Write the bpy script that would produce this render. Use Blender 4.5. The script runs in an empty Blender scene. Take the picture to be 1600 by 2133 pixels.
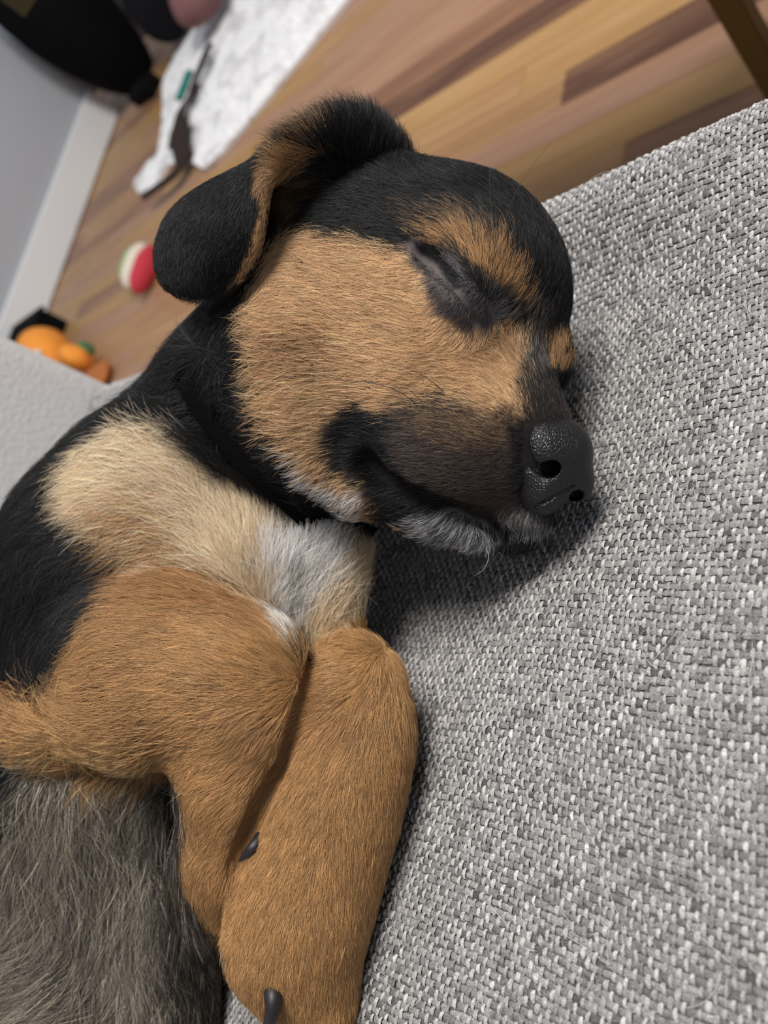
import bpy, bmesh, math, random
import numpy as np
from mathutils import Vector, Matrix

random.seed(7)
rng = np.random.default_rng(11)
sc = bpy.context.scene
col = sc.collection

# ------------------------------------------------------------------ camera
IW, IH, FPX = 1600.0, 2133.0, 1600.0
CX, CY = IW / 2, IH / 2
VPX, VPY = 2590.0 - CX, 1900.0 - CY            # vanishing point of the verticals
VL = math.hypot(VPX, VPY)
NX, NY = VPX / VL, VPY / VL
PITCH = math.atan(FPX / VL)
HEAD = math.radians(20.0)
SEAT = 0.43                                     # seat height of the sofa
CAM = np.array([0.0, 0.0, 0.62])
_F0 = np.array([math.sin(HEAD), math.cos(HEAD), 0.0])
_S = np.array([math.cos(HEAD), -math.sin(HEAD), 0.0])
_Z = np.array([0.0, 0.0, 1.0])
FW = _F0 * math.cos(PITCH) - _Z * math.sin(PITCH)
_D = -_F0 * math.sin(PITCH) - _Z * math.cos(PITCH)
RX = NY * _S + NX * _D                          # image right
DY = -NX * _S + NY * _D                         # image down
cam_d = bpy.data.cameras.new('camera')
cam = bpy.data.objects.new('camera', cam_d)
col.objects.link(cam)
R = Matrix((tuple(RX), tuple(-DY), tuple(-FW))).transposed()
cam.matrix_world = Matrix.Translation(Vector(CAM)) @ R.to_4x4()
cam_d.sensor_fit = 'VERTICAL'
cam_d.sensor_height = 36.0
cam_d.lens = 36.0 * FPX / IH
cam_d.clip_start = 0.01
cam_d.dof.use_dof = True
cam_d.dof.focus_distance = 0.222
cam_d.dof.aperture_fstop = 10.5
sc.camera = cam

# ------------------------------------------------------------------ light
world = bpy.data.worlds.new('room_light')
sc.world = world
world.use_nodes = True
world.node_tree.nodes['Background'].inputs[0].default_value = (0.80, 0.88, 1.0, 1)
world.node_tree.nodes['Background'].inputs[1].default_value = 0.25


def area(name, loc, target, size, power, color):
    d = bpy.data.lights.new(name, 'AREA')
    d.shape = 'DISK'
    d.size = size
    d.energy = power
    d.color = color
    o = bpy.data.objects.new(name, d)
    o.location = loc
    o.rotation_euler = (Vector(target) - Vector(loc)).to_track_quat('-Z', 'Y').to_euler()
    col.objects.link(o)
    return o


area('ceiling_lamp', (0.95, -0.35, 2.4), (0.3, 0.8, 0.2), 1.0, 76.0, (1.0, 0.96, 0.91))

area('background_fill_lamp', (1.15, 1.35, 2.5), (1.4, 1.9, 0.0), 0.6, 16.0, (0.92, 0.96, 1.0))  # added fill without a known fixture, lifts wall, baseboard and rug

vs = sc.view_settings
vs.view_transform = 'Standard'
vs.look = 'None'
vs.exposure = 0.0
vs.gamma = 1.0
vs.use_curve_mapping = False


# ------------------------------------------------------------------ helpers
def c2w(P):
    P = np.asarray(P, float)
    return CAM + P[..., 0:1] * RX + P[..., 1:2] * DY + P[..., 2:3] * FW


def w2c(W):
    Q = np.asarray(W, float) - CAM
    return np.stack([Q @ RX, Q @ DY, Q @ FW], -1)


def pc(px, py, d):
    return np.array([(px - CX) / FPX * d, (py - CY) / FPX * d, d])


def onz(px, py, z):
    r = FW + RX * (px - CX) / FPX + DY * (py - CY) / FPX
    return CAM + r * ((z - CAM[2]) / r[2])


def ony(px, py, y):
    r = FW + RX * (px - CX) / FPX + DY * (py - CY) / FPX
    return CAM + r * ((y - CAM[1]) / r[1])


def tag(o, label=None, cat=None, group=None, kind=None):
    if label: o['label'] = label
    if cat: o['category'] = cat
    if group: o['group'] = group
    if kind: o['kind'] = kind
    return o


def empty(name, loc=(0, 0, 0)):
    o = bpy.data.objects.new(name, None)
    o.location = loc
    o.empty_display_size = 0.02
    col.objects.link(o)
    return o


def obj(name, me, mat=None, parent=None, smooth=True):
    o = bpy.data.objects.new(name, me)
    col.objects.link(o)
    if mat is not None and len(me.materials) == 0:
        me.materials.append(mat)
    if smooth and me.polygons:
        me.polygons.foreach_set('use_smooth', np.ones(len(me.polygons), bool))
    if parent is not None:
        o.parent = parent
        o.matrix_parent_inverse = Matrix.Translation(-Vector(parent.location))
    return o


def mesh_np(name, V, Fc, attr=None):
    me = bpy.data.meshes.new(name)
    V = np.asarray(V, np.float32)
    Fc = np.asarray(Fc, np.int32)
    k = Fc.shape[1]
    me.vertices.add(len(V))
    me.vertices.foreach_set('co', V.ravel())
    me.loops.add(Fc.size)
    me.loops.foreach_set('vertex_index', Fc.ravel())
    me.polygons.add(len(Fc))
    me.polygons.foreach_set('loop_start', np.arange(0, Fc.size, k, dtype=np.int32))
    me.polygons.foreach_set('loop_total', np.full(len(Fc), k, np.int32))
    if attr is not None:
        a = me.attributes.new('tint', 'FLOAT_COLOR', 'POINT')
        a.data.foreach_set('color', np.asarray(attr, np.float32).ravel())
    me.update(calc_edges=True)
    me.validate()
    return me


def bm_mesh(name, bm):
    me = bpy.data.meshes.new(name)
    bm.to_mesh(me)
    bm.free()
    return me


def box(bm, lo, hi, bevel=0.0, seg=2):
    lo, hi = Vector(lo), Vector(hi)
    r = bmesh.ops.create_cube(bm, size=1.0)
    for v in r['verts']:
        v.co = Vector(((v.co.x + .5) * (hi.x - lo.x) + lo.x, (v.co.y + .5) * (hi.y - lo.y) + lo.y,
                       (v.co.z + .5) * (hi.z - lo.z) + lo.z))
    if bevel:
        es = set()
        for v in r['verts']:
            es.update(v.link_edges)
        bmesh.ops.bevel(bm, geom=list(es), offset=bevel, segments=seg, affect='EDGES', profile=.5)


def tube(pts, rad, sides=8, caps=True):
    """tapered tube through world points -> verts, quads"""
    P = np.asarray(pts, float)
    rad = np.broadcast_to(np.asarray(rad, float), (len(P),))
    T = np.gradient(P, axis=0)
    T /= np.linalg.norm(T, axis=1, keepdims=True) + 1e-12
    up = np.array([0.3, 0.5, 0.8])
    A = np.cross(T, up)
    A /= np.linalg.norm(A, axis=1, keepdims=True)
    B = np.cross(T, A)
    th = np.linspace(0, 2 * np.pi, sides, endpoint=False)
    V = (P[:, None] + rad[:, None, None] * (np.cos(th)[None, :, None] * A[:, None] + np.sin(th)[None, :, None] * B[:, None]))
    V = V.reshape(-1, 3)
    Q = []
    for i in range(len(P) - 1):
        for j in range(sides):
            a, b = i * sides + j, i * sides + (j + 1) % sides
            Q.append((a, b, b + sides, a + sides))
    return V, np.array(Q)


def spline(P, n):
    """Catmull-Rom through rows of P"""
    P = np.asarray(P, float)
    P = np.vstack([2 * P[0] - P[1], P, 2 * P[-1] - P[-2]])
    m = len(P) - 3
    t = np.linspace(0, m - 1e-9, n)
    i = t.astype(int)
    u = (t - i)[:, None]
    a, b, c, d = P[i], P[i + 1], P[i + 2], P[i + 3]
    return .5 * (2 * b + (c - a) * u + (2 * a - 5 * b + 4 * c - d) * u ** 2 + (3 * b - a - 3 * c + d) * u ** 3)


# ------------------------------------------------------------------ materials
def new_mat(name):
    m = bpy.data.materials.new(name)
    m.use_nodes = True
    nt = m.node_tree
    return m, nt, nt.nodes['Principled BSDF']


def plain(name, c, rough=.6, metal=0.0, noise=0.0, nscale=40.0, bump=0.0, spec=.5):
    m, nt, b = new_mat(name)
    b.inputs['Base Color'].default_value = (*c, 1)
    b.inputs['Roughness'].default_value = rough
    b.inputs['Metallic'].default_value = metal
    b.inputs['Specular IOR Level'].default_value = spec
    if noise or bump:
        tc = nt.nodes.new('ShaderNodeTexCoord')
        n = nt.nodes.new('ShaderNodeTexNoise')
        n.inputs['Scale'].default_value = nscale
        n.inputs['Detail'].default_value = 5
        nt.links.new(tc.outputs['Object'], n.inputs['Vector'])
        if noise:
            r = nt.nodes.new('ShaderNodeMix')
            r.data_type = 'RGBA'
            r.inputs['A'].default_value = (*[x * (1 - noise) for x in c], 1)
            r.inputs['B'].default_value = (*[min(1, x * (1 + noise)) for x in c], 1)
            nt.links.new(n.outputs['Fac'], r.inputs['Factor'])
            nt.links.new(r.outputs['Result'], b.inputs['Base Color'])
        if bump:
            bp = nt.nodes.new('ShaderNodeBump')
            bp.inputs['Strength'].default_value = bump
            bp.inputs['Distance'].default_value = .002
            nt.links.new(n.outputs['Fac'], bp.inputs['Height'])
            nt.links.new(bp.outputs['Normal'], b.inputs['Normal'])
    return m


def tinted(name, rough=.7, spec=.3, bump=0.0, bscale=600.0):
    m, nt, b = new_mat(name)
    a = nt.nodes.new('ShaderNodeAttribute')
    a.attribute_name = 'tint'
    nt.links.new(a.outputs['Color'], b.inputs['Base Color'])
    b.inputs['Roughness'].default_value = rough
    b.inputs['Specular IOR Level'].default_value = spec
    if bump:
        tc = nt.nodes.new('ShaderNodeTexCoord')
        n = nt.nodes.new('ShaderNodeTexNoise')
        n.inputs['Scale'].default_value = bscale
        bp = nt.nodes.new('ShaderNodeBump')
        bp.inputs['Strength'].default_value = bump
        bp.inputs['Distance'].default_value = .0005
        nt.links.new(tc.outputs['Object'], n.inputs['Vector'])
        nt.links.new(n.outputs['Fac'], bp.inputs['Height'])
        nt.links.new(bp.outputs['Normal'], b.inputs['Normal'])
    return m


def wood(name, c1, c2, c3):
    m, nt, b = new_mat(name)
    geo = nt.nodes.new('ShaderNodeNewGeometry')
    oi = nt.nodes.new('ShaderNodeObjectInfo')
    mul = nt.nodes.new('ShaderNodeVectorMath'); mul.operation = 'MULTIPLY'
    mul.inputs[1].default_value = (46, 3.4, 40)
    add = nt.nodes.new('ShaderNodeVectorMath'); add.operation = 'ADD'
    sc2 = nt.nodes.new('ShaderNodeMath'); sc2.operation = 'MULTIPLY'; sc2.inputs[1].default_value = 37.0
    nt.links.new(geo.outputs['Position'], mul.inputs[0])
    nt.links.new(oi.outputs['Random'], sc2.inputs[0])
    nt.links.new(mul.outputs[0], add.inputs[0])
    nt.links.new(sc2.outputs[0], add.inputs[1])
    n = nt.nodes.new('ShaderNodeTexNoise')
    n.inputs['Scale'].default_value = .9
    n.inputs['Detail'].default_value = 3
    n.inputs['Distortion'].default_value = 1.0
    nt.links.new(add.outputs[0], n.inputs['Vector'])
    r = nt.nodes.new('ShaderNodeValToRGB')
    e = r.color_ramp.elements
    e[0].position = .3; e[0].color = (*c1, 1)
    e[1].position = .72; e[1].color = (*c3, 1)
    k = e.new(.5); k.color = (*c2, 1)
    nt.links.new(n.outputs['Fac'], r.inputs['Fac'])
    nt.links.new(r.outputs['Color'], b.inputs['Base Color'])
    b.inputs['Roughness'].default_value = .42
    b.inputs['Specular IOR Level'].default_value = .4
    return m


M = {}
M['wood_tan'] = wood('laminate_tan', (.30, .155, .068), (.36, .20, .09), (.42, .24, .115))
M['wood_yellow'] = wood('laminate_yellow', (.33, .185, .068), (.38, .215, .085), (.42, .25, .11))
M['wood_rose'] = wood('laminate_rose', (.30, .155, .088), (.36, .20, .12), (.39, .23, .145))
M['wood_dark'] = wood('laminate_dark', (.085, .036, .022), (.12, .054, .032), (.20, .10, .055))
M['wood_brown'] = wood('laminate_brown', (.19, .09, .05), (.25, .125, .07), (.33, .18, .10))
M['groove'] = plain('floor_groove', (.05, .03, .02), .9)
M['wall'] = plain('wall_paint', (.42, .43, .46), .9, bump=.2, nscale=120)
M['white_paint'] = plain('white_gloss_paint', (.80, .81, .82), .45)
M['gold'] = plain('brass_coloured_metal', (.13, .10, .032), .45, .6)
M['black_cloth'] = plain('black_cloth', (.003, .003, .0035), .9, noise=.4, nscale=30, bump=.3, spec=.1)
M['heap_cloth'] = plain('dark_cloth', (.008, .007, .009), .9, noise=.4, nscale=18, spec=.1)
M['pink'] = plain('dusty_pink_cloth', (.20, .085, .085), .9, noise=.2, nscale=20)
M['rug'] = plain('white_pile', (.80, .78, .78), .95, noise=.06, nscale=30)
M['rag'] = plain('dark_brown_felt', (.022, .010, .007), .95, noise=.4, nscale=60)
M['teal'] = plain('teal_plastic', (.02, .20, .16), .5)
M['orange'] = plain('orange_plush', (.85, .30, .035), .8, noise=.08, nscale=60, bump=.4)
M['orange_shaded'] = plain('orange_shade_patch', (.38, .12, .025), .85, noise=.15, nscale=60)  # the orange with shade put into its colour
M['green'] = plain('green_felt', (.05, .16, .06), .85)
M['cream_plush'] = plain('cream_plush', (.70, .62, .52), .9)
M['red'] = plain('red_plush', (.50, .03, .05), .85)
M['leaf_green'] = plain('soft_green_plush', (.25, .38, .18), .85)
M['seat_base'] = plain('sofa_fabric_ground', (.10, .097, .095), .95, noise=.45, nscale=700)
M['yarn'] = tinted('sofa_yarn', .9, .15, .9, 3200)
_nt = M['yarn'].node_tree
_n = _nt.nodes.new('ShaderNodeTexNoise'); _n.inputs['Scale'].default_value = 1500; _n.inputs['Detail'].default_value = 3
_r = _nt.nodes.new('ShaderNodeMapRange'); _r.inputs['From Min'].default_value = .3; _r.inputs['From Max'].default_value = .7
_r.inputs['To Min'].default_value = .62; _r.inputs['To Max'].default_value = 1.28
_m = _nt.nodes.new('ShaderNodeVectorMath'); _m.operation = 'SCALE'
_tc = _nt.nodes.new('ShaderNodeTexCoord')
_nt.links.new(_tc.outputs['Object'], _n.inputs['Vector'])
_nt.links.new(_n.outputs['Fac'], _r.inputs['Value'])
_at = [q for q in _nt.nodes if q.type == 'ATTRIBUTE'][0]
_nt.links.new(_at.outputs['Color'], _m.inputs[0])
_nt.links.new(_r.outputs['Result'], _m.inputs['Scale'])
_nt.links.new(_m.outputs[0], _nt.nodes['Principled BSDF'].inputs['Base Color'])
M['hide'] = tinted('puppy_hide', .8, .15)
M['lid'] = plain('eyelid_skin', (.035, .028, .030), .55, noise=.3, nscale=500, bump=.5)
M['collar'] = plain('black_webbing', (.0022, .0022, .0025), .95, bump=.5, nscale=1500, spec=.08)
M['claw'] = plain('dark_claw', (.014, .011, .012), .5, noise=.3, nscale=200)
M['whisker'] = plain('whisker_hair', (.02, .015, .013), .5)
M['pale_whisker'] = plain('pale_whisker_hair', (.5, .47, .44), .5)


def nose_mat():
    m, nt, b = new_mat('nose_leather')
    b.inputs['Base Color'].default_value = (.0065, .0063, .0068, 1)
    b.inputs['Roughness'].default_value = .40
    b.inputs['Specular IOR Level'].default_value = .5
    tc = nt.nodes.new('ShaderNodeTexCoord')
    v = nt.nodes.new('ShaderNodeTexVoronoi')
    v.feature = 'DISTANCE_TO_EDGE'
    v.inputs['Scale'].default_value = 1150
    bp = nt.nodes.new('ShaderNodeBump')
    bp.inputs['Strength'].default_value = .6
    bp.inputs['Distance'].default_value = .0002
    mr = nt.nodes.new('ShaderNodeMapRange')
    mr.inputs['From Max'].default_value = .25
    nt.links.new(tc.outputs['Object'], v.inputs['Vector'])
    nt.links.new(v.outputs['Distance'], mr.inputs['Value'])
    nt.links.new(mr.outputs['Result'], bp.inputs['Height'])
    nt.links.new(bp.outputs['Normal'], b.inputs['Normal'])
    return m


M['nose'] = nose_mat()


def fur_mat():
    m = bpy.data.materials.new('puppy_fur')
    m.use_nodes = True
    nt = m.node_tree
    nt.nodes.clear()
    out = nt.nodes.new('ShaderNodeOutputMaterial')
    a = nt.nodes.new('ShaderNodeAttribute')
    a.attribute_name = 'tint'
    b = nt.nodes.new('ShaderNodeBsdfPrincipled')
    nt.links.new(a.outputs['Color'], b.inputs['Base Color'])
    b.inputs['Roughness'].default_value = .45
    b.inputs['Specular IOR Level'].default_value = .28
    nt.links.new(b.outputs[0], out.inputs['Surface'])
    return m


M['fur'] = fur_mat()

# ------------------------------------------------------------------ room
EDGE = 0.216                                   # sofa front edge (x)
WALL = 2.67                                    # wall plane (y)
CORNER_X = 1.955                               # where the wall ends
ARM_Y = 0.592

fl = bm = bmesh.new()
box(bm, (-1.6, -1.5, -.06), (4.6, 6.0, -.006))
floor = obj('floor', bm_mesh('floor', bm), M['groove'], smooth=False)
tag(floor, 'warm brown strip laminate floor', kind='structure')

PW = .0567
X0 = .814 - 11 * PW
plank_cache = {}


def plank(x, y0, y1, mat):
    L = round((y1 - y0), 3)
    key = (L, mat)
    if key not in plank_cache:
        b = bmesh.new()
        box(b, (.0003, .0004, -.006), (PW - .0003, L - .0004, 0.0), .0004, 1)
        me = bm_mesh('plank', b)
        me.materials.append(M[mat])
        plank_cache[key] = me
    o = bpy.data.objects.new('plank', plank_cache[key])
    o.location = (x, y0, 0)
    col.objects.link(o)
    o.parent = floor


fixed = {14: [(-.2, .10, 'wood_tan'), (.10, .53, 'wood_brown')],
         11: [(-.2, .544, 'wood_dark'), (.544, 1.3, 'wood_tan')],
         12: [(-.2, .62, 'wood_yellow'), (.62, 1.4, 'wood_tan')],
         13: [(-.2, .34, 'wood_tan'), (.34, .98, 'wood_yellow')],
         10: [(-.2, .30, 'wood_rose'), (.30, .9, 'wood_rose')],
         9: [(-.2, .26, 'wood_brown'), (.26, .95, 'wood_yellow')],
         8: [(-.2, .435, 'wood_brown'), (.435, 1.1, 'wood_tan')],
         7: [(-.2, .6, 'wood_brown'), (.6, 1.2, 'wood_tan')],
         14: [(-.2, .47, 'wood_brown'), (.47, 1.5, 'wood_dark')],
         15: [(-.2, .5, 'wood_tan'), (.5, 1.1, 'wood_brown')],
         16: [(-.2, .55, 'wood_brown'), (.55, 1.25, 'wood_rose')],
         17: [(-.2, .7, 'wood_tan'), (.7, 1.3, 'wood_rose')]}
kinds = ['wood_tan', 'wood_yellow', 'wood_rose', 'wood_brown', 'wood_rose', 'wood_tan']
lens = [.46, .58, .70, .82]
for i in range(1, 38):
    x = X0 + i * PW
    y = -.2
    for (a, b_, mk) in fixed.get(i, []):
        plank(x, a, b_, mk)
        y = b_
    if y < 0:
        y = -.2 - random.choice((0, .1, .2, .3))
    ymax = WALL if x < CORNER_X else 3.6
    while y < ymax - .02:
        L = min(random.choice(lens), ymax - y)
        plank(x, y, y + L, random.choice(kinds))
        y += L

bm = bmesh.new()
box(bm, (-1.6, WALL, 0), (CORNER_X, WALL + .12, 2.6))
wall = tag(obj('wall_back', bm_mesh('wall_back', bm), M['wall'], smooth=False), 'plain cool grey painted wall', kind='structure')
bm = bmesh.new()
box(bm, (-1.6, WALL - .016, 0.004), (CORNER_X, WALL, .128), .004, 2)
tag(obj('baseboard_back', bm_mesh('baseboard_back', bm), M['white_paint'], smooth=False), 'white painted baseboard along the grey wall', kind='structure')

# ------------------------------------------------------------------ sofa
DOGLINE = np.array([onz(1120, 560, SEAT)[:2], onz(1010, 900, SEAT)[:2], onz(700, 1250, SEAT)[:2], onz(430, 1700, SEAT)[:2], onz(250, 2400, SEAT)[:2]])


def seg_dist(P, A, B):
    d = B - A
    t = np.clip(((P - A) @ d) / (d @ d), 0, 1)
    return np.linalg.norm(P - A - t[:, None] * d, axis=1)


def seat_z(x, y):
    P = np.stack([np.asarray(x, float).ravel(), np.asarray(y, float).ravel()], -1)
    dd = np.min([seg_dist(P, DOGLINE[i], DOGLINE[i + 1]) for i in range(len(DOGLINE) - 1)], axis=0)
    fade = np.clip((EDGE - .012 - P[:, 0]) / .05, 0, 1)
    z = SEAT - .020 * np.exp(-(dd / .058) ** 2) * fade * fade * (3 - 2 * fade)
    z += .002 * np.sin(P[:, 0] * 31 + 1.0) * np.sin(P[:, 1] * 23)
    # rolled front edge
    e = np.clip((P[:, 0] - (EDGE - .02)) / .02, 0, 1)
    z -= .02 * (1 - np.sqrt(np.clip(1 - e * e, 0, 1)))
    return z.reshape(np.shape(x))


sofa = empty('sofa', (-.2, .1, 0))
tag(sofa, 'light grey woven fabric sofa the puppy sleeps on', 'sofa')
xs = np.concatenate([np.linspace(-.62, EDGE - .02, 120), EDGE - .02 + .02 * np.sin(np.linspace(0, np.pi / 2, 10))[1:]])
ys = np.linspace(-.75, ARM_Y, 180)
GX, GY = np.meshgrid(xs, ys, indexing='ij')
GZ = seat_z(GX, GY) - .0007
V = np.stack([GX, GY, GZ], -1).reshape(-1, 3)
ny = len(ys); nx = len(xs)
idx = np.arange(nx * ny).reshape(nx, ny)
Q = np.stack([idx[:-1, :-1], idx[1:, :-1], idx[1:, 1:], idx[:-1, 1:]], -1).reshape(-1, 4)
# skirt down the sides
ring = np.concatenate([idx[:, 0], idx[-1, 1:], idx[-2::-1, -1], idx[0, -2:0:-1]])
base = len(V)
low = V[ring].copy(); low[:, 2] = SEAT - .17
V = np.vstack([V, low])
m_ = len(ring)
k_ = np.arange(m_)
Q = np.vstack([Q, np.stack([ring, base + k_, base + (k_ + 1) % m_, ring[(k_ + 1) % m_]], -1)])
cush = obj('seat_cushion', mesh_np('seat_cushion', V, Q[:, ::-1]), M['seat_base'], sofa)

# woven yarn floats (plain weave), real geometry
CYW, CXW = .00175, .00215


def weave(name, nxc, nyc, fn, parent, seed, tone=1.0):
    """fn(u,v)->(P,N,Tu,Tv) arrays; cells of CXW x CYW; each float a small arched cushion of yarn"""
    r = np.random.default_rng(seed)
    I, J = np.meshgrid(np.arange(nxc), np.arange(nyc), indexing='ij')
    I = I.ravel(); J = J.ravel()
    over = ((I + J) % 2 == 0)
    U = (I + .5) * CXW + r.normal(0, .00016, len(I))
    W = (J + .5) * CYW + r.normal(0, .00014, len(I))
    n = len(I)
    su = np.linspace(-1, 1, 5)
    sv = np.linspace(-1, 1, 4)
    A, B = np.meshgrid(su, sv, indexing='ij')
    A = A.ravel()[None]; B = B.ravel()[None]
    hl = np.where(over, CXW * .62, CYW * .95) * r.uniform(.80, 1.2, n)
    hw = np.where(over, CYW * .37, CXW * .45) * r.uniform(.75, 1.2, n)
    ht = np.where(over, .00070, .00036) * r.uniform(.75, 1.25, n)
    ang = r.normal(0, .10, n)[:, None]
    la = A * hl[:, None]
    wb = B * hw[:, None] * (1 - .35 * A * A)
    la, wb = la * np.cos(ang) - wb * np.sin(ang), la * np.sin(ang) + wb * np.cos(ang)
    hgt = ht[:, None] * (1 - A ** 2) ** .7 * 1.0 + ht[:, None] * .6 * np.sqrt(np.clip(1 - B * B, 0, 1)) - .0006
    du = np.where(over[:, None], la, wb)
    dv = np.where(over[:, None], wb, la)
    UU = U[:, None] + du
    VV = W[:, None] + dv
    P, N = fn(UU, VV)
    V = P + N * hgt[..., None]
    lum = np.where(over, r.normal(.485, .075, n), r.normal(.275, .045, n))
    lum = np.where(r.random(n) < .06, lum * .5, lum)
    lum = np.clip(lum, .06, .78) * tone
    cols = np.stack([lum * 1.0, lum * .975, lum * .96, np.ones(n)], -1)
    cols = np.repeat(cols, 20, axis=0)
    q = []
    for a in range(4):
        for b in range(3):
            s = a * 4 + b
            q.append((s, s + 4, s + 5, s + 1))
    q = np.array(q)
    Qf = (q[None] + (np.arange(n) * 20)[:, None, None]).reshape(-1, 4)
    o = obj(name, mesh_np(name, V.reshape(-1, 3), Qf, cols), M['yarn'], parent)
    o['kind'] = 'stuff'
    return o


WX0, WX1 = -.155, EDGE
WY0, WY1 = -.115, .588
# arc length table over the front roll so that rows do not stretch
tx = np.concatenate([np.linspace(WX0, EDGE - .02, 400), EDGE - .02 + .0199 * np.sin(np.linspace(0, np.pi / 2, 80))[1:]])
tz = seat_z(tx, np.full_like(tx, -.5))
al = np.concatenate([[0], np.cumsum(np.hypot(np.diff(tx), np.diff(tz)))])


def seat_fn(U, Vv):
    x = np.interp(U, al, tx)
    y = WY0 + Vv + .0012 * np.sin(x * 40)
    x = x + .0010 * np.sin(y * 55)
    z = seat_z(x, y)
    e = 6e-4
    zx = (seat_z(x + e, y) - seat_z(x - e, y)) / (2 * e)
    zy = (seat_z(x, y + e) - seat_z(x, y - e)) / (2 * e)
    zx = np.clip(zx, -3, 3)
    N = np.stack([-zx, -zy, np.ones_like(zx)], -1)
    N /= np.linalg.norm(N, axis=-1, keepdims=True)
    return np.stack([x, y, z], -1), N


weave('weave', int(al[-1] / CXW) - 1, int((WY1 - WY0) / CYW), seat_fn, cush, 3)

# loose lint fibres lying on the seat
lint_pts = []
nl = 170
for i in range(nl):
    px, py = rng.uniform(780, 1600), rng.uniform(330, 2133)
    if px < 1230 and py < 1130: continue
    a = rng.normal(1.3, .6)
    w = onz(px, py, SEAT)
    L = rng.uniform(.004, .014)
    t = np.linspace(-.5, .5, 6)
    bend = rng.normal(0, .25)
    q = np.stack([w[0] + L * (t * math.sin(a) + bend * t * t * math.cos(a)), w[1] + L * (t * math.cos(a) - bend * t * t * math.sin(a))], -1)
    z = seat_z(q[:, 0], q[:, 1]) + .0009 + .0012 * rng.random() * (1 - (2 * t) ** 2)
    lint_pts.append(np.column_stack([q, z]))


def hair_object(name, pts, radii, cols, mat, parent):
    """pts (n,k,3); radii (n,k); cols (n,3)"""
    n, k = pts.shape[:2]
    hc = bpy.data.hair_curves.new(name)
    hc.add_curves([k] * n)
    hc.attributes['position'].data.foreach_set('vector', pts.astype(np.float32).ravel())
    ra = hc.attributes.get('radius') or hc.attributes.new('radius', 'FLOAT', 'POINT')
    ra.data.foreach_set('value', radii.astype(np.float32).ravel())
    ca = hc.attributes.new('tint', 'FLOAT_COLOR', 'CURVE')
    ca.data.foreach_set('color', np.column_stack([cols, np.ones(n)]).astype(np.float32).ravel())
    hc.materials.append(mat)
    o = bpy.data.objects.new(name, hc)
    col.objects.link(o)
    if parent is not None:
        o.parent = parent
        o.matrix_parent_inverse = parent.matrix_world.inverted() if parent.parent is None else Matrix.Identity(4)
    return o


lint_pts = np.array(lint_pts)
nf = 16000
fx_ = rng.uniform(-.12, EDGE - .004, nf); fy_ = rng.uniform(.01, .40, nf)
fa = rng.uniform(0, 6.28, nf); fl_ = rng.uniform(.0012, .0036, nf); fb = rng.normal(0, .6, nf)
t5 = np.linspace(-.5, .5, 6)[None]
qx = fx_[:, None] + fl_[:, None] * (t5 * np.cos(fa)[:, None] + fb[:, None] * t5 ** 2 * np.sin(fa)[:, None])
qy = fy_[:, None] + fl_[:, None] * (t5 * np.sin(fa)[:, None] - fb[:, None] * t5 ** 2 * np.cos(fa)[:, None])
qz = seat_z(qx, qy) + .0002 + rng.uniform(.0001, .0009, nf)[:, None] * (1 - (2 * t5) ** 2)
fuzz_pts = np.stack([qx, qy, qz], -1)
lum_f = rng.uniform(.22, .62, (nf, 1))
fuzz = hair_object('fuzz', fuzz_pts, np.full(fuzz_pts.shape[:2], .000030), lum_f * np.array([[1, .98, .96]]), M['fur'], None)
fuzz.parent = cush
fuzz['kind'] = 'stuff'
lint = hair_object('lint', lint_pts, np.full(lint_pts.shape[:2], .00005), np.full((len(lint_pts), 3), .62), M['fur'], None)
lint.parent = cush
lint['kind'] = 'stuff'

# arm, front panel, back, feet
bm = bmesh.new(); box(bm, (-.75, ARM_Y, .10), (EDGE + .004, ARM_Y + .20, .68), .02, 4)
arm = obj('arm', bm_mesh('arm', bm), M['seat_base'], sofa)
M['arm_fabric'] = plain('sofa_fabric_plain', (.50, .49, .49), .95, noise=.12, nscale=260, bump=.6)
arm.data.materials.clear(); arm.data.materials.append(M['arm_fabric'])
bm = bmesh.new(); box(bm, (-.75, -.75, .10), (EDGE - .012, ARM_Y, .275), .01, 2)
obj('base_panel', bm_mesh('base_panel', bm), M['arm_fabric'], sofa)
bm = bmesh.new(); box(bm, (-.95, -.75, .10), (-.62, ARM_Y + .20, .82), .05, 4)
obj('backrest', bm_mesh('backrest', bm), M['arm_fabric'], sofa)
for (fx, fy) in ((.12, .70), (-.85, .70), (.12, -.68), (-.85, -.68)):
    bm = bmesh.new(); box(bm, (fx - .025, fy - .025, 0), (fx + .025, fy + .025, .10), .003, 1)
    obj('foot', bm_mesh('foot', bm), M['black_cloth'], sofa, smooth=False)

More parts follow.
